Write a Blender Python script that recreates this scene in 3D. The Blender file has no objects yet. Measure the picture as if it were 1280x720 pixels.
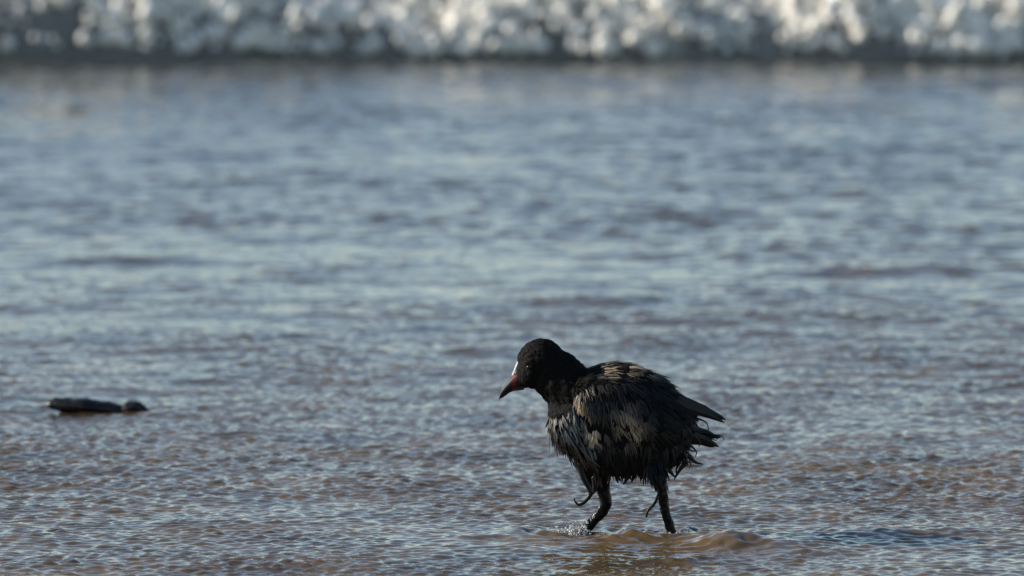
import bpy, bmesh, math, random
import numpy as np
from mathutils import Vector, Matrix, noise as mnoise
from mathutils.bvhtree import BVHTree

random.seed(7)
rng = np.random.default_rng(7)
scene = bpy.context.scene
C = scene.collection
R = math.radians

# ------------------------------------------------------------------ camera
# long lens, photographer crouching on the beach 12 m from the bird
CAM_D, CAM_H = 12.0, 1.3
cam = bpy.data.cameras.new('camera')
cam.lens = 300; cam.sensor_width = 36
cam.clip_start = 0.5; cam.clip_end = 5000
camo = bpy.data.objects.new('camera', cam); C.objects.link(camo)
camo.location = (0, -CAM_D, CAM_H)
camo.rotation_euler = (R(90 - 4.523), 0, 0)
cam.dof.use_dof = True
cam.dof.focus_distance = 12.03
cam.dof.aperture_fstop = 6.8
cam.dof.aperture_blades = 0
scene.camera = camo

# ------------------------------------------------------------------ sky, sun, exposure
SUN = Vector((-0.86, 0.15, 0.43)).normalized()          # towards the sun
world = bpy.data.worlds.new('World'); scene.world = world
world.use_nodes = True
wn = world.node_tree
bg = wn.nodes['Background']
sky = wn.nodes.new('ShaderNodeTexSky')
sky.sky_type = 'NISHITA'; sky.sun_disc = False
sky.sun_elevation = math.asin(SUN.z)
sky.sun_rotation = math.atan2(SUN.x, SUN.y)
sky.air_density = 1.0; sky.dust_density = 0.0; sky.ozone_density = 1.2
wn.links.new(sky.outputs[0], bg.inputs[0])
bg.inputs[1].default_value = 0.10

sl = bpy.data.lights.new('sun', 'SUN'); sl.energy = 4.9; sl.angle = R(0.53); sl.color = (1.0, 0.90, 0.76)
so = bpy.data.objects.new('sun', sl); C.objects.link(so)
so.rotation_euler = SUN.to_track_quat('Z', 'Y').to_euler(); so.location = (-8, 2, 6)

scene.view_settings.view_transform = 'Standard'
scene.view_settings.look = 'None'
scene.view_settings.gamma = 1.0
scene.view_settings.use_curve_mapping = False
scene.view_settings.exposure = 0.52
scene.cycles.use_denoising = True
scene.cycles.max_bounces = 6

# ------------------------------------------------------------------ helpers
def tag(o, label=None, cat=None, group=None, kind=None):
    if label: o['label'] = label
    if cat: o['category'] = cat
    if group: o['group'] = group
    if kind: o['kind'] = kind
    return o

def link(name, me, mat=None, parent=None, smooth=True):
    o = bpy.data.objects.new(name, me); C.objects.link(o)
    if mat: me.materials.append(mat)
    if smooth: me.polygons.foreach_set('use_smooth', np.ones(len(me.polygons), bool))
    if parent: o.parent = parent
    return o

def mesh_np(name, verts, quads):
    verts = np.asarray(verts, np.float32); quads = np.asarray(quads, np.int32)
    n = quads.shape[1]
    me = bpy.data.meshes.new(name)
    me.vertices.add(len(verts)); me.vertices.foreach_set('co', verts.ravel())
    me.loops.add(quads.size); me.loops.foreach_set('vertex_index', quads.ravel())
    me.polygons.add(len(quads))
    me.polygons.foreach_set('loop_start', np.arange(0, quads.size, n, dtype=np.int32))
    me.update(calc_edges=True); me.validate()
    return me

def grid_quads(nr, nc):
    i = np.arange(nr - 1)[:, None] * nc + np.arange(nc - 1)[None, :]
    return np.stack([i, i + 1, i + nc + 1, i + nc], -1).reshape(-1, 4)

def _hash(ix, iy, seed):
    h = (ix.astype(np.int64) * 374761393 + iy.astype(np.int64) * 668265263 + seed * 1442695041) & 0xffffffff
    h = ((h ^ (h >> 13)) * 1274126177) & 0xffffffff
    return ((h ^ (h >> 16)) & 0xffff) / 65535.0

def vnoise(x, y, seed=0):                              # smooth value noise in -1..1
    ix = np.floor(x); iy = np.floor(y); fx = x - ix; fy = y - iy
    fx = fx * fx * fx * (fx * (fx * 6 - 15) + 10); fy = fy * fy * fy * (fy * (fy * 6 - 15) + 10)
    a = _hash(ix, iy, seed); b = _hash(ix + 1, iy, seed); c = _hash(ix, iy + 1, seed); d = _hash(ix + 1, iy + 1, seed)
    return ((a + (b - a) * fx) * (1 - fy) + (c + (d - c) * fx) * fy) * 2 - 1

def fbm(x, y, seed=0, oct=3):
    s = 0; a = 1.0; t = 0
    for k in range(oct):
        s = s + a * vnoise(x * 2 ** k + 17.3 * k, y * 2 ** k - 9.1 * k, seed + k); t += a; a *= .5
    return s / t

def smooth(e0, e1, x):
    t = np.clip((x - e0) / (e1 - e0), 0, 1)
    return t * t * (3 - 2 * t)

class NT:
    """small material builder"""
    def __init__(self, name):
        self.m = bpy.data.materials.new(name); self.m.use_nodes = True
        self.t = self.m.node_tree; self.n = self.t.nodes; self.p = self.n['Principled BSDF']
    def new(self, kind, **kw):
        nd = self.n.new(kind)
        for k, v in kw.items():
            if k in nd.inputs: nd.inputs[k].default_value = v
            else: setattr(nd, k, v)
        return nd
    def l(self, a, b): self.t.links.new(a, b)
    def set(self, **kw):
        for k, v in kw.items(): self.p.inputs[k.replace('_', ' ')].default_value = v

# ------------------------------------------------------------------ water height field
def sines(n, lmin, lmax, steep, ang0, spread, seed):
    r = np.random.default_rng(seed)
    lam = np.exp(r.uniform(math.log(lmin), math.log(lmax), n))
    k = 2 * math.pi / lam
    th = ang0 + r.normal(0, spread, n)
    amp = steep / k / math.sqrt(n) * math.sqrt(2)
    return np.stack([k * np.cos(th), k * np.sin(th), r.uniform(0, 6.283, n), amp], 1)

S_SHORT = sines(84, 0.0135, 0.040, 0.33, math.pi / 2, 0.9, 1)
S_MID = sines(38, 0.042, 0.20, 0.125, math.pi / 2, 0.9, 2)
S_LONG = sines(22, 0.22, 0.8, 0.032, math.pi / 2, 0.7, 3)

FOOT_FAR = (-0.068, 0.030)
FOOT_NEAR = (0.052, -0.030)

def px(u, row):                                        # pixel of the photograph -> point on the water plane z = 0
    a = R(4.523) + (row - 360) / 10666.7
    y = CAM_H / math.tan(a) - CAM_D
    return (u - 640) / 10666.7 * math.hypot(y + CAM_D, CAM_H), y

BX = px(785, 669)[0]                                   # the bird stands at (BX, 0)

def water_h(x, y):
    x = np.asarray(x, float); y = np.asarray(y, float)
    wx = np.exp(-np.maximum(np.abs(x) - 2.0, 0) / .5) ; wy = np.exp(-np.maximum(-0.9 - y, 0) / .4) * np.exp(-np.maximum(y - 13.5, 0) / 1.0)
    win = wx * wy
    xw = x + .03 * fbm(x * 2.1, y * 2.1, 40, 2); yw = y + .05 * fbm(x * 1.7 + 5, y * 1.7, 44, 2)
    far = smooth(0.3, 5.0, y)
    calm = 1 - .22 * smooth(-.1, .45, fbm(x * 1.1, y * .75, 60, 2))
    ms = win * (1.0 - .62 * far) * (0.78 + .42 * fbm(x * 3.2 + 3, y * 2.4, 50, 2)) * calm
    mm = win * (0.36 + 0.62 * far) * (0.75 + .55 * fbm(x * 1.5, y * 1.1, 55, 2))
    ml = wx * np.exp(-np.maximum(y - 40, 0) / 30) * (0.7 + .5 * far)
    def acc(S, m):
        h = np.zeros(x.shape)
        for kx, ky, ph, a in S:
            s = np.sin(kx * xw + ky * yw + ph)
            h += a * s
        return h * m
    h = acc(S_SHORT, ms) + acc(S_MID, mm) + acc(S_LONG, ml)
    # peaky crests, flat troughs
    h = h + 18.0 * np.clip(h, -.01, .02) ** 2
    # spent swash fronts crossing the shallows at a slant
    for (u0, r0, u1, r1, a, w) in ((-60, 520, 520, 440, .005, .09), (120, 560, 560, 523, .004, .06), (700, 470, 1300, 440, .005, .09), (930, 622, 1300, 592, .004, .06)):
        x0, y0 = px(u0, r0); x1, y1 = px(u1, r1)
        L = math.hypot(x1 - x0, y1 - y0); tx, ty = (x1 - x0) / L, (y1 - y0) / L
        sdist = -(x - x0) * ty + (y - y0) * tx + .11 * fbm(x * 4, y * 3, 71, 3)
        al = ((x - x0) * tx + (y - y0) * ty) / L
        e = smooth(-.05, .3, al) * (1 - smooth(.7, 1.05, al)) * (.6 + .6 * fbm(x * 5, y * 2, 73, 2))
        h = h + a * e * np.where(sdist < 0, np.exp(-(sdist / (w * .45)) ** 2), np.exp(-(sdist / (w * 1.8)) ** 2))
    # rings and heaps pushed up by the walking feet
    for (fx, fy), A, dec in ((FOOT_FAR, .0032, .09), (FOOT_NEAR, .0030, .10)):
        r = np.hypot(x - BX - fx, (y - fy))
        h = h + A * np.exp(-r / dec) * np.sin(r * 210 + 2.0 * fbm(x * 14, y * 14, 80, 1) + 1.2)
    for (u, row, a, wx_, wf, wb) in ((890, 683, .008, .045, .045, .08), (922, 681, .009, .045, .05, .08), (962, 683, .007, .05, .04, .08), (905, 676, .004, .02, .02, .03), (862, 672, .006, .030, .03, .06),
                                     (800, 676, .009, .034, .022, .05), (770, 676, .005, .03, .02, .05),
                                     (655, 666, .007, .030, .026, .05), (690, 670, .006, .03, .02, .04), (722, 669, .006, .02, .02, .035),
                                     (1010, 690, .006, .06, .03, .08), (600, 672, .005, .05, .025, .05), (1120, 668, .006, .10, .03, .09), (850, 700, .006, .08, .03, .05)):
        cx, cy = px(u, row)
        dx = x - cx; dy = y - cy + .012 * vnoise(x * 30, y * 9, 91)
        h = h + a * np.exp(-(dx / wx_) ** 2) * np.where(dy < 0, np.exp(-(dy / wf) ** 2), np.exp(-(dy / wb) ** 2)) * (1 + .22 * vnoise(x * 60, y * 22, 93) + .05 * vnoise(x * 130, y * 50, 95))
    return h

def graded(a, b, step): return np.arange(a, b, step)
def grow(a, b, step, g):
    out = [a]; s = step
    while out[-1] < b: s *= g; out.append(out[-1] + s)
    return np.array(out)

ys = np.concatenate([-grow(.95, 3.6, .012, 1.12)[::-1], graded(-.944, 1.3, .0045), graded(1.3, 4.2, .0075), graded(4.2, 13.3, .014), grow(13.3, 2500, .02, 1.16)])
xr = np.concatenate([graded(.00225, .95, .0045), graded(.95, 2.0, .014), grow(2.0, 1200, .03, 1.25)])
xs = np.concatenate([-xr[::-1], xr])
GX, GY = np.meshgrid(xs, ys)
GZ = water_h(GX, GY)

# sand-laden shallow water: cloudy brown body under a clear reflecting surface
w = NT('murky_water')
w.set(Roughness=0.025, IOR=1.333)
tc = w.new('ShaderNodeTexCoord')
n1 = w.new('ShaderNodeTexNoise', Scale=5.0, Detail=4.0)
cr = w.new('ShaderNodeValToRGB')
cr.color_ramp.elements[0].position = .32; cr.color_ramp.elements[0].color = (.048, .034, .020, 1)
cr.color_ramp.elements[1].position = .70; cr.color_ramp.elements[1].color = (.140, .094, .048, 1)
w.l(tc.outputs['Object'], n1.inputs['Vector']); w.l(n1.outputs['Fac'], cr.inputs[0])
sp0 = w.new('ShaderNodeSeparateXYZ'); w.l(tc.outputs['Object'], sp0.inputs[0])
mr0 = w.new('ShaderNodeMapRange'); mr0.inputs[1].default_value = 1.0; mr0.inputs[2].default_value = 9.0; w.l(sp0.outputs['Y'], mr0.inputs[0])   # less sand stirred up where it is deeper
mx0 = w.new('ShaderNodeMixRGB'); w.l(mr0.outputs[0], mx0.inputs[0]); w.l(cr.outputs[0], mx0.inputs[1]); mx0.inputs[2].default_value = (.060, .062, .058, 1)
w.l(mx0.outputs[0], w.p.inputs['Base Color'])
mp = w.new('ShaderNodeMapping'); mp.inputs['Scale'].default_value = (1, .8, 1)
n2 = w.new('ShaderNodeTexNoise', Scale=70.0, Detail=1.0)
bp = w.new('ShaderNodeBump', Strength=0.3, Distance=0.0020)
w.l(tc.outputs['Object'], mp.inputs[0]); w.l(mp.outputs[0], n2.inputs['Vector']); w.l(n2.outputs['Fac'], bp.inputs['Height'])
w.l(bp.outputs[0], w.p.inputs['Normal'])
me = mesh_np('water', np.stack([GX, GY, GZ], -1).reshape(-1, 3), grid_quads(len(ys), len(xs)))
tag(link('water', me, w.m), 'shallow rippled sea water over a sandy beach', 'water', kind='structure')

# sand under and behind
s = NT('wet_sand'); s.set(Roughness=.55)
tc = s.new('ShaderNodeTexCoord'); n1 = s.new('ShaderNodeTexNoise', Scale=300.0, Detail=3.0); cr = s.new('ShaderNodeValToRGB')
cr.color_ramp.elements[0].color = (.14, .10, .06, 1); cr.color_ramp.elements[1].color = (.30, .22, .14, 1)
s.l(tc.outputs['Object'], n1.inputs['Vector']); s.l(n1.outputs['Fac'], cr.inputs[0]); s.l(cr.outputs[0], s.p.inputs['Base Color'])
sx = np.concatenate([-grow(1, 1200, 1, 1.4)[::-1], [0], grow(1, 1200, 1, 1.4)])
sy = np.concatenate([-grow(1, 900, .6, 1.35)[::-1], graded(-.5, 14, .5), grow(14, 2500, 1, 1.4)])
SX, SY = np.meshgrid(sx, sy)
SZ = np.where(SY > 0, -.026 - .012 * SY, -.026 - .0105 * SY); SZ = np.maximum(SZ, -6) + .01 * fbm(SX * .3, SY * .3, 5, 2) * smooth(4, 8, np.abs(SY))
tag(link('sand', mesh_np('sand', np.stack([SX, SY, SZ], -1).reshape(-1, 3), grid_quads(len(sy), len(sx))), s.m), 'wet sandy beach sloping under the water', 'sand', kind='structure')

# ------------------------------------------------------------------ breaking wave and its foam
WY = px(640, 77)[1]
wxs = np.arange(-3.4, 3.4, .009); wt = np.linspace(0, 1, 84)
WX, WT = np.meshgrid(wxs, wt)
Hh = .34 * (1 + .22 * vnoise(WX * .9, WX * 0 + 2, 100) + .10 * vnoise(WX * 3, WX * 0, 101))
foot = WY + .04 * vnoise(WX * .8, WX * 0, 102) + .02 * vnoise(WX * 3.1, WX * 0, 103) + .03 * vnoise(WX * 11, WX * 0, 104) - .02 * WX / 1.5
f = np.minimum(WT / .62, 1); b = np.maximum((WT - .62) / .38, 0)
PY = foot - .035 * np.sin(math.pi * np.minimum(f * 1.6, 1)) + .40 * f ** 1.35 + 1.6 * b
PZ = Hh * np.sin(math.pi / 2 * f) ** .9 * (1 - smooth(0, 1, b)) - .015
arc = WT * .75
def billow(x, y, s): return np.abs(vnoise(x, y, s))
lump = .034 * (billow(WX * 7, arc * 9, 110) - .35) + .022 * (billow(WX * 17, arc * 20, 111) - .35) + .010 * (billow(WX * 43, arc * 47, 112) - .35)
env = smooth(.05, .25, WT)
PY = PY - lump * 1.0 * env * (1 - .7 * b); PZ = PZ + lump * .9 * env
wm = NT('wave_water_and_foam')
wm.set(IOR=1.333)
tc = wm.new('ShaderNodeTexCoord'); sep = wm.new('ShaderNodeSeparateXYZ'); wm.l(tc.outputs['Object'], sep.inputs[0])
nz = wm.new('ShaderNodeTexNoise', Scale=7.0, Detail=7.0, Roughness=.65); wm.l(tc.outputs['Object'], nz.inputs['Vector'])
m1 = wm.new('ShaderNodeMath', operation='MULTIPLY_ADD'); m1.inputs[1].default_value = 1.6; m1.inputs[2].default_value = -0.62
wm.l(sep.outputs['Z'], m1.inputs[0])
m2 = wm.new('ShaderNodeMath', operation='ADD'); wm.l(m1.outputs[0], m2.inputs[0]); wm.l(nz.outputs['Fac'], m2.inputs[1])
rp = wm.new('ShaderNodeValToRGB'); rp.color_ramp.elements[0].position = .02; rp.color_ramp.elements[1].position = .30
wm.l(m2.outputs[0], rp.inputs[0])
mx = wm.new('ShaderNodeMixRGB'); mx.inputs[1].default_value = (.20, .20, .185, 1); mx.inputs[2].default_value = (.80, .77, .69, 1)
wm.l(rp.outputs[0], mx.inputs[0]); wm.l(mx.outputs[0], wm.p.inputs['Base Color'])
rr = wm.new('ShaderNodeMapRange'); rr.inputs[3].default_value = .06; rr.inputs[4].default_value = .30
wm.l(rp.outputs[0], rr.inputs[0]); wm.l(rr.outputs[0], wm.p.inputs['Roughness'])
bp = wm.new('ShaderNodeBump', Strength=.6, Distance=.01); n3 = wm.new('ShaderNodeTexNoise', Scale=60.0, Detail=4.0)
wm.l(tc.outputs['Object'], n3.inputs['Vector']); wm.l(n3.outputs['Fac'], bp.inputs['Height']); wm.l(bp.outputs[0], wm.p.inputs['Normal'])
wverts = np.stack([WX, PY, PZ], -1)
tag(link('breaking_wave', mesh_np('breaking_wave', wverts.reshape(-1, 3), grid_quads(len(wt), len(wxs))), wm.m), 'low breaking wave rolling in along the shallows', 'wave', kind='structure')

def ico(sub):
    bm = bmesh.new(); bmesh.ops.create_icosphere(bm, subdivisions=sub, radius=1)
    v = np.array([x.co[:] for x in bm.verts]); t = np.array([[x.index for x in q.verts] for q in bm.faces]); bm.free()
    return v, t
def blobs(name, centres, radii, sub=2, squash=.25, jit=.12):
    v, t = ico(sub); n = len(v); V = []; T = []
    for i, (c, r) in enumerate(zip(centres, radii)):
        sc = r * (1 + rng.uniform(-squash, squash, 3))
        V.append(v * sc * (1 + rng.uniform(-jit, jit, (n, 1))) + c); T.append(t + i * n)
    return mesh_np(name, np.concatenate(V), np.concatenate(T))

fm = NT('sea_foam'); fm.set(Roughness=.18, IOR=1.333, Base_Color=(.92, .89, .81, 1))
cen = []; rad = []
for _ in range(900):                                     # clumps of bubbles, denser towards the crest
    i0 = int((.03 + .60 * random.betavariate(1.2, 1.25)) * (len(wt) - 1)); j0 = random.randrange(30, len(wxs) - 30)
    if mnoise.noise(Vector((wxs[j0] * 2.2, i0 * .05, 4))) < random.uniform(-.6, .12): continue
    sz = random.choice((.5, .8, 1.0, 1.2, 2.2)) * (.6 + .7 * i0 / 52)
    for _k in range(int(4 + 16 * random.random() ** 1.5 * sz)):
        i1 = min(max(int(random.gauss(i0, 3.2 * sz)), 5), 60); j1 = min(max(int(random.gauss(j0, 3.0 * sz)), 0), len(wxs) - 1)
        r_ = min(max(math.exp(random.gauss(math.log(.009), .5)) * (.7 + .3 * sz), .003), .030)
        cen.append(wverts[i1, j1] + np.array((random.gauss(0, .006), -.3 * r_ - abs(random.gauss(0, .012)), .3 * r_ + random.gauss(0, .008)))); rad.append(r_)
for _ in range(420):                                     # flying spray
    i0 = random.randrange(8, 60); j0 = random.randrange(len(wxs))
    cen.append(wverts[i0, j0] + np.array((0, -random.uniform(.01, .10), random.uniform(0, .04)))); rad.append(math.exp(random.gauss(math.log(.0045), .4)))
for _ in range(400):                                     # clots of foam thrown ahead of the crest
    i0 = random.randrange(6, 56); j0 = random.randrange(len(wxs)); r0_ = random.uniform(.008, .017)
    c0 = wverts[i0, j0] + np.array((0, -random.uniform(.03, .13), random.uniform(0, .03)))
    for _k in range(random.choice((1, 1, 2, 3))):
        cen.append(c0 + np.array([random.gauss(0, r0_ * .7) for _q in range(3)])); rad.append(r0_ * random.uniform(.6, 1.1))
cen = np.array(cen); rad = np.array(rad)
tag(link('wave_foam', blobs('wave_foam', cen, rad), fm.m), 'white bubbling foam along the crest of the breaking wave', 'foam', kind='stuff')

# ------------------------------------------------------------------ dark debris afloat on the left
db = NT('wet_black_wood'); db.set(Roughness=.30, Specular_IOR_Level=.25)
tc = db.new('ShaderNodeTexCoord'); n1 = db.new('ShaderNodeTexNoise', Scale=60.0, Detail=5.0); cr = db.new('ShaderNodeValToRGB')
cr.color_ramp.elements[0].color = (.006, .006, .007, 1); cr.color_ramp.elements[1].color = (.014, .0125, .012, 1)
db.l(tc.outputs['Object'], n1.inputs['Vector']); db.l(n1.outputs['Fac'], cr.inputs[0]); db.l(cr.outputs[0], db.p.inputs['Base Color'])
bp = db.new('ShaderNodeBump', Strength=.6, Distance=.004); db.l(n1.outputs['Fac'], bp.inputs['Height']); db.l(bp.outputs[0], db.p.inputs['Normal'])

def capsule_bm(bm, pts, n=14):
    """tapered chain of rings through (x, y, z, r[, ry]) with closed ends, one closed shell"""
    rings = []
    P = [Vector(p[:3]) for p in pts]
    for i, p in enumerate(pts):
        d = (P[min(i + 1, len(P) - 1)] - P[max(i - 1, 0)]).normalized()
        a = d.cross(Vector((0, 1, 0)));  a = a.normalized() if a.length > .05 else d.cross(Vector((1, 0, 0))).normalized()
        b = d.cross(a).normalized()
        ra = p[3]; rb = p[4] if len(p) > 4 else p[3]
        rings.append([bm.verts.new(P[i] + a * math.cos(2 * math.pi * k / n) * ra + b * math.sin(2 * math.pi * k / n) * rb) for k in range(n)])
    for r0, r1 in zip(rings, rings[1:]):
        for k in range(n): bm.faces.new((r0[k], r0[(k + 1) % n], r1[(k + 1) % n], r1[k]))
    for r_, p, d in ((rings[0], pts[0], -1), (rings[-1], pts[-1], 1)):
        j = 1 if d < 0 else len(P) - 1
        out = (P[0] - P[1]).normalized() if d < 0 else (P[-1] - P[-2]).normalized()
        tip = bm.verts.new(Vector(p[:3]) + out * p[3] * .6)
        for k in range(n):
            q = (r_[k], r_[(k + 1) % n], tip)
            bm.faces.new(q if d > 0 else q[::-1])

def ellipsoid_bm(bm, c, rx, ry, rz, rot=0):
    m = Matrix.Translation(c) @ Matrix.Rotation(rot, 4, 'Y') @ Matrix.Diagonal((rx, ry, rz, 1))
    bmesh.ops.create_uvsphere(bm, u_segments=28, v_segments=18, radius=1, matrix=m)

def remeshed(bm, name, voxel, smooth_it=4):
    bmesh.ops.recalc_face_normals(bm, faces=bm.faces)
    me = bpy.data.meshes.new(name); bm.to_mesh(me); bm.free()
    o = bpy.data.objects.new('tmp', me); C.objects.link(o)
    md = o.modifiers.new('r', 'REMESH'); md.mode = 'VOXEL'; md.voxel_size = voxel
    sm = o.modifiers.new('s', 'SMOOTH'); sm.factor = .5; sm.iterations = smooth_it
    dg = bpy.context.evaluated_depsgraph_get()
    out = bpy.data.meshes.new_from_object(o.evaluated_get(dg)); out.name = name
    bpy.data.objects.remove(o); bpy.data.meshes.remove(me)
    return out

dx0, dy0 = px(125, 514)
bm = bmesh.new()
k = .001297
def DP(u, v, r, y=0, ry=None): return ((u - 125) * k, y, (514 - v) * k, r * k, (ry or r) * k)
capsule_bm(bm, [DP(66, 504, 5), DP(74, 503, 8, .004, 10), DP(90, 504, 8.5, .0, 13), DP(108, 504.5, 9.5, -.004, 15), DP(125, 507, 8.5, .0, 14), DP(142, 509, 8, .006, 11), DP(155, 512, 6, .004)])
capsule_bm(bm, [DP(147, 514, 5), DP(157, 508, 7.5, 0, 9), DP(167, 505.5, 7.5, 0, 10), DP(173, 509, 6), DP(180, 511, 3.5), DP(189, 513.5, 2)])
ellipsoid_bm(bm, (DP(112, 508, 1)[0], .01, 0.004), .045, .016, .010)
dm = remeshed(bm, 'debris', .0026, 3)
for v in dm.vertices:
    v.co += Vector((0, 0, 1)) * .0022 * mnoise.noise(v.co * 90) + Vector((0, 0, 1)) * .0012 * mnoise.noise(v.co * 240)
do = link('driftwood', dm, db.m); do.location = (dx0, dy0, float(water_h(dx0, dy0)) - .004); do.scale = (1.10, 1.1, 1.06)
tag(do, 'dark sodden driftwood with a low hump at one end lying in the shallows', 'driftwood')

# ------------------------------------------------------------------ the coot
S = .001131 / 2.4                                       # metres per unit of the measured side view
def Q(X, Y, y=0.0):                                     # side-view measurement -> bird space (x back, z up)
    return Vector((((600 + X / 2.4) - 785) * .001131, y, (669 - (400 + Y / 2.4)) * .001131 * 1.005 - y * .108))

bird = bpy.data.objects.new('coot', None); C.objects.link(bird)
bird.location = (BX, 0, 0); bird.empty_display_size = .05
tag(bird, 'young black coot with wet oil-matted feathers wading through the shallows', 'bird')

bm = bmesh.new()
# trunk, lofted through measured stations: X, top, bottom, half width (mm)
st = [(204, 258, 290, 10), (210, 240, 314, 20), (222, 218, 344, 30), (247, 198, 374, 38), (282, 170, 404, 46), (320, 142, 432, 52), (370, 128, 452, 56),
      (440, 126, 458, 58), (510, 149, 456, 55), (560, 188, 444, 47), (602, 223, 415, 35), (628, 248, 380, 23), (644, 266, 345, 11)]
rings = []; NR = 32
for X, t, b_, hw in st:
    c = Q(X, (t + b_) / 2); hz = (b_ - t) / 2 * S
    ring = []
    for i in range(NR):
        a = 2 * math.pi * i / NR; ca, sa = math.cos(a), math.sin(a)
        ww = hw / 1000 * (1 + .10 * (-sa))               # a little heavier below
        ring.append(bm.verts.new(c + Vector((0, math.copysign(abs(ca) ** .9, ca) * ww, math.copysign(abs(sa) ** .95, sa) * hz))))
    rings.append(ring)
for r0, r1 in zip(rings, rings[1:]):
    for i in range(NR): bm.faces.new((r0[i], r0[(i + 1) % NR], r1[(i + 1) % NR], r1[i]))
bm.faces.new(rings[0][::-1]); bm.faces.new(rings[-1])
# head, cheeks, neck
ellipsoid_bm(bm, Q(184, 128), 74 * S, .027, 70 * S)
ellipsoid_bm(bm, Q(160, 150), 52 * S, .023, 56 * S)
capsule_bm(bm, [(*Q(165, 158), 44 * S, .019), (*Q(140, 172), 33 * S, .014), (*Q(120, 184), 22 * S, .009)])
capsule_bm(bm, [(*Q(195, 142), 70 * S, .027), (*Q(230, 165), 76 * S, .031), (*Q(270, 205), 80 * S, .037), (*Q(300, 240), 80 * S, .040)], 20)
capsule_bm(bm, [(*Q(222, 195), 36 * S, .022), (*Q(238, 235), 36 * S, .030), (*Q(244, 290), 34 * S, .034)], 16)
# folded wings bulge from the sides
for sgn in (-1, 1):
    ellipsoid_bm(bm, Q(430, 260, 0) + Vector((0, sgn * .040, 0)), 165 * S, .024, 85 * S, R(24))
# legs: far one reaching forward, near one trailing
def leg(chain, y, toes):
    capsule_bm(bm, [(*Q(X, Y, y), r * 1.12 * S) for X, Y, r in chain], 12)
leg([(345, 415, 60), (350, 455, 46), (362, 485, 28), (369, 505, 19), (378, 535, 16.5), (379, 550, 17), (366, 575, 15.5), (340, 603, 14), (318, 626, 17), (303, 641, 15)], .030, 0)
leg([(515, 420, 40), (528, 462, 26), (540, 490, 19), (545, 515, 15), (549, 545, 14), (556, 580, 12.5), (566, 612, 13), (574, 640, 14), (574, 652, 11)], -.030, 0)
def toes(base, y, head):
    b0 = Q(*base, y); b0.z = .004
    for ang, L in ((-26, .058), (2, .066), (30, .056), (172, .022)):
        d = Vector((-math.cos(R(ang + head)), math.sin(R(ang + head)), 0))
        pts = [(*(b0 + d * L * t + Vector((0, 0, -.012 * min(1, t * 2.2) ))), .0048 * (1 - .6 * t), .0048 * (1 - .6 * t) + .004 * math.sin(t * 9.5) ** 2) for t in (0, .18, .36, .52, .68, .84, 1)]
        capsule_bm(bm, pts, 10)
toes((310, 636), .030, 0); toes((572, 645), -.030, 6)
bme = remeshed(bm, 'body', .0021, 5)

sk = NT('oiled_skin_and_down'); sk.set( Base_Color=(.005, .0048, .005, 1), IOR=1.45, Specular_IOR_Level=.12)
tc = sk.new('ShaderNodeTexCoord'); n1 = sk.new('ShaderNodeTexNoise', Scale=230.0, Detail=3.0); bp = sk.new('ShaderNodeBump', Strength=.6, Distance=.003)
mp = sk.new('ShaderNodeMapping'); mp.inputs['Scale'].default_value = (1, 1, .35); sk.l(tc.outputs['Object'], mp.inputs[0])
sk.l(mp.outputs[0], n1.inputs['Vector']); sk.l(n1.outputs['Fac'], bp.inputs['Height']); sk.l(bp.outputs[0], sk.p.inputs['Normal'])
sp1 = sk.new('ShaderNodeSeparateXYZ'); sk.l(tc.outputs['Object'], sp1.inputs[0])
mr1 = sk.new('ShaderNodeMapRange'); mr1.inputs[1].default_value = .075; mr1.inputs[2].default_value = .095; mr1.inputs[3].default_value = .24; mr1.inputs[4].default_value = .75
sk.l(sp1.outputs['Z'], mr1.inputs[0]); sk.l(mr1.outputs[0], sk.p.inputs['Roughness'])     # bare wet legs shine, down does not
body = link('body', bme, sk.m, bird)
nv = len(bme.vertices)                                  # uneven, matted surface
vco = np.empty(nv * 3, np.float32); bme.vertices.foreach_get('co', vco); vco = vco.reshape(-1, 3)
vno = np.empty(nv * 3, np.float32); bme.vertices.foreach_get('normal', vno); vno = vno.reshape(-1, 3)
amp = np.array([(.0018 * mnoise.noise(Vector(c) * 60) + .0010 * mnoise.noise(Vector(c) * 170)) * (1 if c[2] > .085 else .6) for c in vco])
bme.vertices.foreach_set('co', (vco + vno * amp[:, None]).astype(np.float32).ravel()); bme.update()

# ---- plumage: every feather a small folded vane laid along the body's flow
ft = NT('wet_feather'); ft.set(IOR=1.45)
at = ft.new('ShaderNodeAttribute'); at.attribute_name = 'tint'
ft.set(Specular_IOR_Level=.3); ft.l(at.outputs['Color'], ft.p.inputs['Base Color']); ft.l(at.outputs['Alpha'], ft.p.inputs['Roughness'])

br = NT('oil_soaked_feather'); br.set(IOR=1.45, Specular_IOR_Level=.9)
at = br.new('ShaderNodeAttribute'); at.attribute_name = 'tint'; br.l(at.outputs['Color'], br.p.inputs['Base Color']); br.l(at.outputs['Alpha'], br.p.inputs['Roughness'])
dn = NT('black_down'); dn.set(IOR=1.45, Roughness=.65, Specular_IOR_Level=.10)
sl_ = NT('slick_black_feather'); sl_.set(IOR=1.45, Specular_IOR_Level=.2)
at = sl_.new('ShaderNodeAttribute'); at.attribute_name = 'tint'; sl_.l(at.outputs['Color'], sl_.p.inputs['Base Color']); sl_.l(at.outputs['Alpha'], sl_.p.inputs['Roughness'])
at = dn.new('ShaderNodeAttribute'); at.attribute_name = 'tint'; dn.l(at.outputs['Color'], dn.p.inputs['Base Color'])

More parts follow.
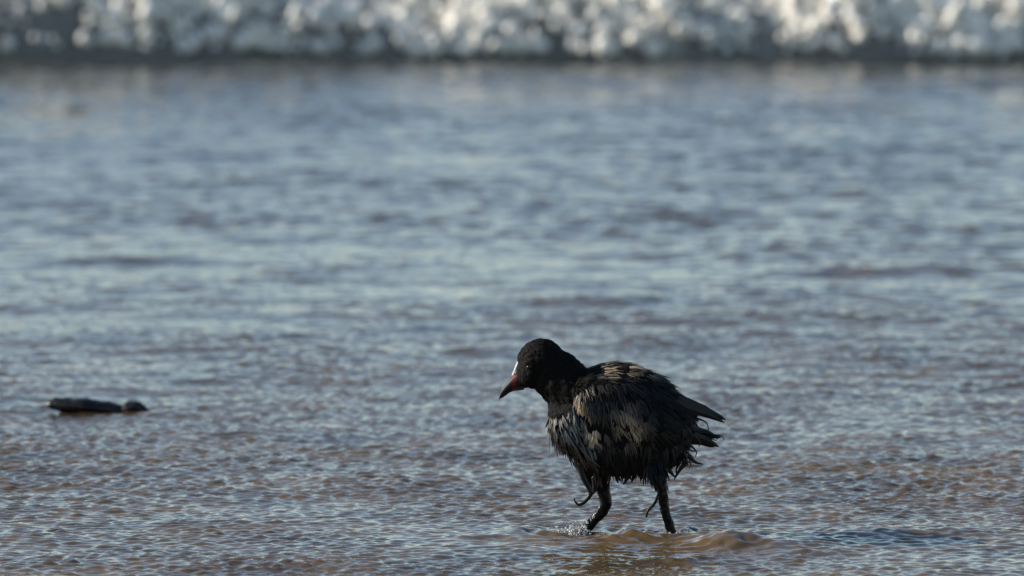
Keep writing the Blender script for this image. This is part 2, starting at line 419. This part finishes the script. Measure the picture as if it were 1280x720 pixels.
class Vanes:
    def __init__(self): self.V = []; self.F = []; self.Cc = []; self.n = 0
    def add(self, root, d, nrm, L, W, col, rough, lift=.12, droop=0.0, curl=0.0, seg=6, fold=.35, prof=None, hold=None):
        side = d.cross(nrm).normalized(); p = Vector(root); dd = Vector(d); nn = Vector(nrm)
        step = L / seg; rows = []
        for i in range(seg + 1):
            t = i / seg
            wv = W * (prof(t) if prof else (min(1, .35 + 2.4 * t) * (1 - t) ** .55 * 1.15))
            wv = max(wv, W * .03)
            rows.append((p - side * wv - nn * wv * fold, p.copy(), p + side * wv - nn * wv * fold))
            dd = (dd + nn * (lift if i < 2 else -.02) + Vector((0, 0, -1)) * droop + side * curl).normalized()
            nn = side.cross(dd).normalized() * (1 if side.cross(dd).dot(nn) > 0 else -1)
            side = dd.cross(nn).normalized() if dd.cross(nn).dot(side) > 0 else -dd.cross(nn).normalized()
            p = p + dd * step
        b0 = self.n
        for r in rows:
            self.V += [tuple(q) for q in r]; self.Cc += [(*col, rough)] * 3
        for i in range(seg):
            a = b0 + i * 3
            self.F += [(a, a + 1, a + 4, a + 3), (a + 1, a + 2, a + 5, a + 4)]
        self.n += 3 * (seg + 1)
    def build(self, name, parent, kind=None, mat=None):
        me = mesh_np(name, self.V, self.F)
        ca = me.color_attributes.new('tint', 'FLOAT_COLOR', 'POINT')
        ca.data.foreach_set('color', np.asarray(self.Cc, np.float32).ravel())
        o = link(name, me, mat or ft.m, parent)
        if kind: o['kind'] = kind
        return o

bme.calc_loop_triangles()
nv = len(bme.vertices)
vco = np.empty(nv * 3, np.float32); bme.vertices.foreach_get('co', vco); vco = vco.reshape(-1, 3)
vno = np.empty(nv * 3, np.float32); bme.vertices.foreach_get('normal', vno); vno = vno.reshape(-1, 3)
tri = np.empty(len(bme.loop_triangles) * 3, np.int32); bme.loop_triangles.foreach_get('vertices', tri); tri = tri.reshape(-1, 3)
ar = np.linalg.norm(np.cross(vco[tri[:, 1]] - vco[tri[:, 0]], vco[tri[:, 2]] - vco[tri[:, 0]]), axis=1)
def sample(n):
    t = tri[rng.choice(len(tri), n, p=ar / ar.sum())]; b = rng.dirichlet((1, 1, 1), n)
    p = np.einsum('ni,nij->nj', b, vco[t]); q = np.einsum('ni,nij->nj', b, vno[t])
    return p, q / np.linalg.norm(q, axis=1)[:, None]
def measured(p):                                        # bird space -> side-view measurement
    return (p[0] / .001131 + 785 - 600) * 2.4, (669 - p[2] / .001131 - 400) * 2.4
def flow(p, nrm, ang):
    d = Vector((math.cos(R(ang)), 0, -math.sin(R(ang))))
    d = d - nrm * d.dot(nrm)
    if d.length < .15: d = Vector((0, math.copysign(1, p[1]), -.6)); d = d - nrm * d.dot(nrm)
    return d.normalized()

head = Vanes(); breast = Vanes(); mantle = Vanes(); wing = Vanes(); flank = Vanes()
P, N = sample(44000)
BLACK = np.array((.0050, .0048, .0050)); BROWN = np.array((.46, .355, .24))
# paler, half-dry scapulars, with sunlight on the mantle worked into their tint: centre X, Y, spread X, spread Y, weight (side-view units)
PALE = ((278, 255, 26, 48, 1.0), (318, 298, 26, 40, 1.0), (345, 305, 24, 30, .85), (425, 262, 32, 52, .72), (455, 290, 24, 34, .7), (300, 215, 22, 22, .35), (440, 142, 90, 12, .75), (350, 148, 30, 14, .5))
from mathutils.kdtree import KDTree
CP, CN = sample(2600)
kd = KDTree(len(CP))
for i_, c_ in enumerate(CP): kd.insert(c_, i_)
kd.balance()
def clump(p, nr, ang, L, pull):                         # wet barbs stick together: aim at the tip that the tuft shares
    _, i_, dist = kd.find(p); cp = Vector(CP[i_]); cn = Vector(CN[i_])
    tip = cp + flow(cp, cn, ang) * L + cn * .0015
    d0 = flow(p, nr, ang); d1 = (tip - p)
    if d1.length < .006: return d0
    d = (d0 * (1 - pull) + d1.normalized() * pull); d = d - nr * d.dot(nr) * .6
    return d.normalized()
for p_, n_ in zip(P, N):
    p = Vector(p_); nr = Vector(n_); X, Y = measured(p_)
    u = random.random(); g = random.gauss(0, 1)
    cl = mnoise.noise(p * 75); cl2 = mnoise.noise(p * 38 + Vector((3, 1, 7)))
    if Y > 505: continue
    fn = (X - 205) * .78 + (Y - 232) * .9
    if X < 300 and Y < 300 and 24 < fn < 70 + 70 * random.random() ** 2:             # ragged lower edge of the neck down
        head.add(p - nr * .001, flow(p, nr, 48 + 16 * g + 25 * cl2), nr, .007 + .006 * u, .0011, (.005, .0048, .0045), .6, lift=.06, seg=3)
    if X < 322 and Y < 235 and (X - 205) * .78 + (Y - 232) * .9 < 30:                # short down of the head and neck
        if X < 122 and Y > 120: continue
        d = flow(p, nr, 28 + 14 * g); L = .0032 + .0018 * u + .010 * max(0, 1 - abs((X - 205) * .78 + (Y - 232) * .9 - 26) / 40)
        c = .0025 + .002 * u if X > 150 else .006 + .03 * max(0, random.gauss(-.1, .6)) * max(0, (150 - X) / 45)
        head.add(p, d, nr, L, .0008, (c, c * .93, c * .82), .6, lift=.10, seg=3)
    elif X < 318 and 190 < Y < 405 + 20 * cl2 and X - (Y - 235) * .42 < 282:         # soaked breast, clotted into ropes
        if u > .42: continue
        Lb = .020 + .014 * random.random(); d = clump(p, nr, 60 + 34 * cl2, .026, .8)
        c = .006 + .006 * u
        nr = (nr + d.cross(nr) * random.gauss(0, .30)).normalized(); d = (d - nr * d.dot(nr)).normalized()
        if u < .035 and fn > 66:                          # thick ropes of clotted barbs
            breast.add(p + nr * .001, d, nr, .030 + .022 * random.random(), .0026, (.008, .008, .0085), .2, lift=.02, droop=.04, curl=.04 * g, seg=8, fold=.9)
        breast.add(p - nr * .003, d, nr, Lb, .0012 + .0022 * max(0, .45 + cl), (c, c * .97, c * .95), (.17 + .10 * random.random()) if fn > 50 + 30 * random.random() else .6, lift=.045 + .05 * cl, droop=.05, curl=.02 * g + .05 * cl, seg=6, fold=.8)
    elif X < 505 and Y < 335 + 30 * cl2:                  # mantle and scapulars: ragged, browner, hanging
        if u > .60: continue
        edge = (X - 250) / 255
        ang = 52 + 36 * min(1, max(0, 1 - abs(edge - .38) * 1.5)) + 7 * g + 26 * cl2
        if Y < 165: ang = 16 + 12 * g
        pale = sum(w_ * math.exp(-((X - a) / sx_) ** 2 - ((Y - b_) / sy_) ** 2) for a, b_, sx_, sy_, w_ in PALE)
        streak = mnoise.noise(Vector((p.x * 210, p.y * 210, p.z * 40)))
        warm = max(0, min(1, pale * (.75 + 1.1 * streak + .25 * random.gauss(0, 1))))
        c = BLACK * (1 - warm) * (1 + random.random()) + BROWN * warm * (.6 + .7 * random.random())
        mantle.add(p - nr * .002, clump(p, nr, ang - 7 * g, .030, .75), nr, .020 + .014 * random.random(), .0007 + .0016 * random.random() ** 2, tuple(c), .28 + .2 * random.random(), lift=(.03 + .04 * cl) if Y > 175 else .012, droop=.03, curl=.04 * g, seg=6, fold=.4)
    elif Y < 330 or (X > 560 and Y < 350):               # closed wing and back, sleeker
        if u > .30: continue
        a = 24 + 12 * (Y - 150) / 150 + 5 * g
        c = .0035 + .009 * random.random() ** 3
        tl = max(0, min(1, (X - 540) / 90))
        wing.add(p - nr * .002, flow(p, nr, a), nr, (.024 + .016 * random.random()) * (1 - .5 * tl), .0020 + .0018 * random.random(), (c, c * .95, c * .88), .42 + .15 * random.random(), lift=.012, droop=.0, curl=.015 * g, seg=5, fold=.15)
    else:                                                # flank, belly and thighs: oil-clotted strands
        if u > .40 or (X < 312 and Y > 400): continue
        a = 84 + 7 * g + 16 * cl2
        c = .0035 + .005 * random.random() ** 2
        flank.add(p - nr * .002, clump(p, nr, a - 7 * g, .028, .8), nr, (.014 if Y > 425 or X > 570 else .026) + .012 * random.random(), .0010 + .0018 * max(0, .4 + cl), (c, c, c * 1.02), .26 + .2 * random.random(), lift=.035 + .05 * cl, droop=.05, curl=.03 * g, seg=5, fold=.6)
head.build('head_down', bird, 'stuff', dn.m); breast.build('breast_feathers', bird, 'stuff', br.m); mantle.build('mantle_feathers', bird, 'stuff')
wing.build('wing_feathers', bird, 'stuff', sl_.m); flank.build('flank_feathers', bird, 'stuff', sl_.m)

# ---- single feathers that stand clear of the body
fe = NT('black_feather'); fe.set(Roughness=.34, Base_Color=(.006, .006, .0065, 1), IOR=1.45, Specular_IOR_Level=.35)
def blade(name, pts, wid, y=0.0, yaw=0.0, mat=fe.m, twist=0.0):
    """one quill feather: curved vane with a raised shaft and real thickness; wid = half widths per station"""
    bm = bmesh.new(); rows = []
    PP = [Q(X, Y) + Vector((0, y + yaw * i / (len(pts) - 1), 0)) for i, (X, Y) in enumerate(pts)]
    for i, p in enumerate(PP):
        d = (PP[min(i + 1, len(PP) - 1)] - PP[max(i - 1, 0)]).normalized()
        up = Vector((d.z, 0, -d.x)) * -1
        if up.z < 0: up = -up
        up = (up + Vector((0, twist, 0))).normalized(); nn = d.cross(up).normalized()
        h = wid[i] * S; th = min(.0009, h * .5)
        rows.append([bm.verts.new(p + up * h), bm.verts.new(p + nn * th), bm.verts.new(p - up * h), bm.verts.new(p - nn * th)])
    for a, b_ in zip(rows, rows[1:]):
        for k_ in range(4): bm.faces.new((a[k_], a[(k_ + 1) % 4], b_[(k_ + 1) % 4], b_[k_]))
    bm.faces.new(rows[0][::-1]); bm.faces.new(rows[-1])
    bmesh.ops.recalc_face_normals(bm, faces=bm.faces)
    me = bpy.data.meshes.new(name); bm.to_mesh(me); bm.free()
    return link(name, me, mat, bird, smooth=False)
# wing tip above the tail
blade('primary_feather', [(590, 238), (640, 256), (690, 274), (722, 289), (736, 297)], [14, 13, 10, 6, 1.2], -.020, .004)
blade('primary_feather', [(585, 246), (640, 266), (690, 283), (718, 296), (732, 304)], [14, 12, 9, 5, 1.0], -.026, .004)
blade('primary_feather', [(585, 232), (630, 250), (675, 267), (712, 286)], [12, 11, 8, 1.0], .010, .004)
# straggling tail
blade('tail_feather', [(600, 325), (640, 333), (680, 340), (706, 350), (722, 352)], [20, 17, 12, 6, 1.5], -.004)
blade('tail_feather', [(600, 340), (640, 348), (675, 356), (700, 370), (716, 379)], [18, 15, 11, 7, 1.2], -.010)
blade('tail_feather', [(600, 352), (635, 360), (665, 367), (690, 378), (703, 381)], [16, 13, 9, 5, 1.0], .002)
blade('tail_feather', [(600, 362), (630, 366), (655, 372), (672, 372)], [12, 9, 5, 1.0], .010)

def strand(pts, r0, r1, y, name='matted_strand'):
    bm = bmesh.new()
    n = len(pts); fine = []
    for i in range(n - 1):                                # Catmull-Rom through the measured points
        a, b_, c, d = pts[max(i - 1, 0)], pts[i], pts[i + 1], pts[min(i + 2, n - 1)]
        for k_ in range(5):
            t = k_ / 5
            fine.append(tuple(.5 * ((2 * b_[j]) + (-a[j] + c[j]) * t + (2 * a[j] - 5 * b_[j] + 4 * c[j] - d[j]) * t * t + (-a[j] + 3 * b_[j] - 3 * c[j] + d[j]) * t ** 3) for j in (0, 1)))
    fine.append(pts[-1]); m = len(fine) - 1
    capsule_bm(bm, [(*(Q(X, Y) + Vector((0, y, 0))), (r0 + (r1 - r0) * (i / m) ** .8) * S, (r0 + (r1 - r0) * (i / m) ** .8) * S * .7) for i, (X, Y) in enumerate(fine)], 8)
    bmesh.ops.recalc_face_normals(bm, faces=bm.faces)
    me = bpy.data.meshes.new(name); bm.to_mesh(me); bm.free()
    return link(name, me, fe.m, bird)
strand([(300, 425), (312, 470), (330, 505), (330, 522), (312, 544), (296, 551), (284, 540), (283, 531)], 13, 1.2, -.012)
strand([(345, 470), (345, 500), (337, 518), (326, 530)], 12, 3, -.004)
strand([(540, 505), (530, 533), (520, 552), (504, 568), (498, 588)], 5, 3.5, -.012)
strand([(640, 290), (662, 297), (678, 306), (685, 327)], 4, 1.2, -.012)
strand([(640, 335), (680, 337), (705, 344), (722, 346), (733, 358)], 5, 1.0, -.006)
strand([(680, 348), (705, 358), (712, 352), (720, 345)], 2.5, .8, -.012)
strand([(605, 395), (628, 408), (645, 424), (668, 430)], 13, 1.5, -.012)
strand([(610, 400), (612, 425), (598, 446), (582, 473)], 13, 2.0, -.018)
strand([(600, 425), (590, 440), (588, 455), (592, 462)], 5, 1.5, -.008)
strand([(575, 340), (574, 362), (586, 380), (606, 390)], 2.2, 1.4, -.040)
strand([(606, 320), (606, 350), (600, 372), (603, 392)], 2.2, 1.2, -.036)
strand([(590, 335), (588, 355), (598, 370), (606, 372)], 1.6, 1.0, -.038)
strand([(560, 440), (572, 455), (578, 462), (585, 470)], 9, 2, -.01)
strand([(535, 455), (525, 480), (535, 505), (530, 520)], 9, 2, -.036)
for q_ in range(14):
    X = random.uniform(590, 630); Y = random.uniform(330, 425); y = random.uniform(-.03, .015); L = random.uniform(18, 48); a = R(random.uniform(5, 80))
    b_ = random.uniform(-.9, .9)
    strand([(X, Y), (X + L * .5 * math.cos(a), Y + L * .5 * math.sin(a)), (X + L * math.cos(a + b_ * .4), Y + L * math.sin(a + b_ * .4)), (X + L * 1.2 * math.cos(a + b_), Y + L * 1.2 * math.sin(a + b_))], random.uniform(2.5, 6), .8, y)
for X, Y, L in ((402, 462, 26), (418, 462, 30), (436, 465, 22), (452, 466, 24), (466, 464, 32), (478, 460, 22), (492, 455, 24), (345, 470, 36), (388, 465, 30), (358, 475, 34), (555, 450, 22)):
    y = random.uniform(-.03, .0); j = random.uniform(-11, 11); L *= random.uniform(.5, 1.2); X += random.uniform(-7, 7)
    strand([(X, Y - 10), (X + j * .2, Y + L * .45), (X + j, Y + L)], random.uniform(5, 12), random.uniform(.8, 2.5), y)

# ---- bill, shield, eyes
bl = NT('bill_horn'); bl.set(Roughness=.5, Specular_IOR_Level=.25)
tc = bl.new('ShaderNodeTexCoord'); sp = bl.new('ShaderNodeSeparateXYZ'); bl.l(tc.outputs['Object'], sp.inputs[0])
rp = bl.new('ShaderNodeValToRGB'); mr = bl.new('ShaderNodeMapRange')
mr.inputs[1].default_value = Q(60, 0).x; mr.inputs[2].default_value = Q(118, 0).x; bl.l(sp.outputs['X'], mr.inputs[0]); bl.l(mr.outputs[0], rp.inputs[0])
rp.color_ramp.elements[0].position = .56; rp.color_ramp.elements[0].color = (.010, .008, .009, 1)
rp.color_ramp.elements[1].position = .72; rp.color_ramp.elements[1].color = (.15, .016, .013, 1)
e = rp.color_ramp.elements.new(.88); e.color = (.022, .014, .011, 1)
bl.l(rp.outputs[0], bl.p.inputs['Base Color'])
def mandible(name, st):
    bm = bmesh.new(); rings = []
    for X, t, b_, hw in st:
        c = Q(X, (t + b_) / 2); hz = (b_ - t) / 2 * S
        rings.append([bm.verts.new(c + Vector((0, math.cos(2 * math.pi * i / 14) * hw / 1000, math.sin(2 * math.pi * i / 14) * hz))) for i in range(14)])
    for a, b_ in zip(rings, rings[1:]):
        for i in range(14): bm.faces.new((a[i], a[(i + 1) % 14], b_[(i + 1) % 14], b_[i]))
    bm.faces.new(rings[0][::-1]); bm.faces.new(rings[-1]); bmesh.ops.recalc_face_normals(bm, faces=bm.faces)
    me = bpy.data.meshes.new(name); bm.to_mesh(me); bm.free()
    return link(name, me, bl.m, bird)
mandible('upper_mandible', [(57, 233, 240, .5), (60, 219, 237, 1.6), (66, 207, 231, 2.8), (76, 194, 223, 4.0), (88, 180, 214, 5.2), (100, 164, 208, 6.4), (114, 155, 204, 8.0), (128, 150, 200, 9.0)])
mandible('lower_mandible', [(64, 229, 236, .8), (74, 220, 229, 2.2), (88, 211, 218, 3.6), (102, 203, 213, 5.0), (118, 196, 211, 6.8), (132, 190, 210, 8.0)])
sh = NT('white_shield'); sh.set(Roughness=.45, Base_Color=(.78, .74, .70, 1))
bm = bmesh.new(); rows = []
line = [(114, 118), (109, 130), (104, 142), (100, 152), (97, 160), (95, 166)]; hwid = [1.4, 3.0, 3.8, 4.0, 3.2, 1.8]
for (X, Y), hw in zip(line, hwid):
    rows.append([bm.verts.new(Q(X, Y) + Vector((.0018 * (k_ / 4) ** 2, hw / 1000 * k_ / 4, 0))) for k_ in range(-4, 5)])
for a, b_ in zip(rows, rows[1:]):
    for k_ in range(8): bm.faces.new((a[k_], a[k_ + 1], b_[k_ + 1], b_[k_]))
bmesh.ops.solidify(bm, geom=bm.faces[:], thickness=-.003); bmesh.ops.recalc_face_normals(bm, faces=bm.faces)
me = bpy.data.meshes.new('frontal_shield'); bm.to_mesh(me); bm.free(); link('frontal_shield', me, sh.m, bird)
ey = NT('dark_eye'); ey.set(Roughness=.3, Specular_IOR_Level=.3, Base_Color=(.02, .008, .006, 1))
bv = BVHTree.FromPolygons([v.co[:] for v in bme.vertices], [p.vertices[:] for p in bme.polygons])
for sgn in (-1, 1):
    q = Q(146, 138); hit = bv.ray_cast(Vector((q.x, sgn * .2, q.z)), Vector((0, -sgn, 0)))[0]
    bm = bmesh.new(); bmesh.ops.create_uvsphere(bm, u_segments=16, v_segments=10, radius=.0034)
    me = bpy.data.meshes.new('eye'); bm.to_mesh(me); bm.free()
    o = link('eye', me, ey.m, bird); o.location = hit + Vector((0, -sgn * .0014, 0))

# ---- splash where the far foot enters the water
sp_ = NT('splash_water'); sp_.set(Roughness=.05, IOR=1.333, Base_Color=(.80, .80, .78, 1), Transmission_Weight=.5)
cx, cy = px(723, 668)
n = 620; cen = []; rad = []
for i in range(n):
    t = random.random(); a = random.uniform(0, 6.28)
    cen.append((cx - .006 + random.gauss(0, .0095), cy - .006 + random.gauss(-.004, .010), .001 + abs(random.gauss(0, .0055)) * (1.2 if t > .5 else .5))); rad.append(.0005 + .0016 * random.random() ** 3)
for i in range(90):
    fx, fy = random.choice((FOOT_FAR, FOOT_NEAR)); a = random.uniform(0, 6.28); r = .008 + abs(random.gauss(0, .03))
    x_, y_ = BX + fx + r * math.cos(a), fy + r * math.sin(a)
    cen.append((x_, y_, float(water_h(x_, y_)) + .0008)); rad.append(.0006 + .0009 * random.random())
tag(link('splash', blobs('splash', np.array(cen), rad, 2, .35, .10), sp_.m), 'small white splash around the coot\'s forward foot', 'splash', kind='stuff')
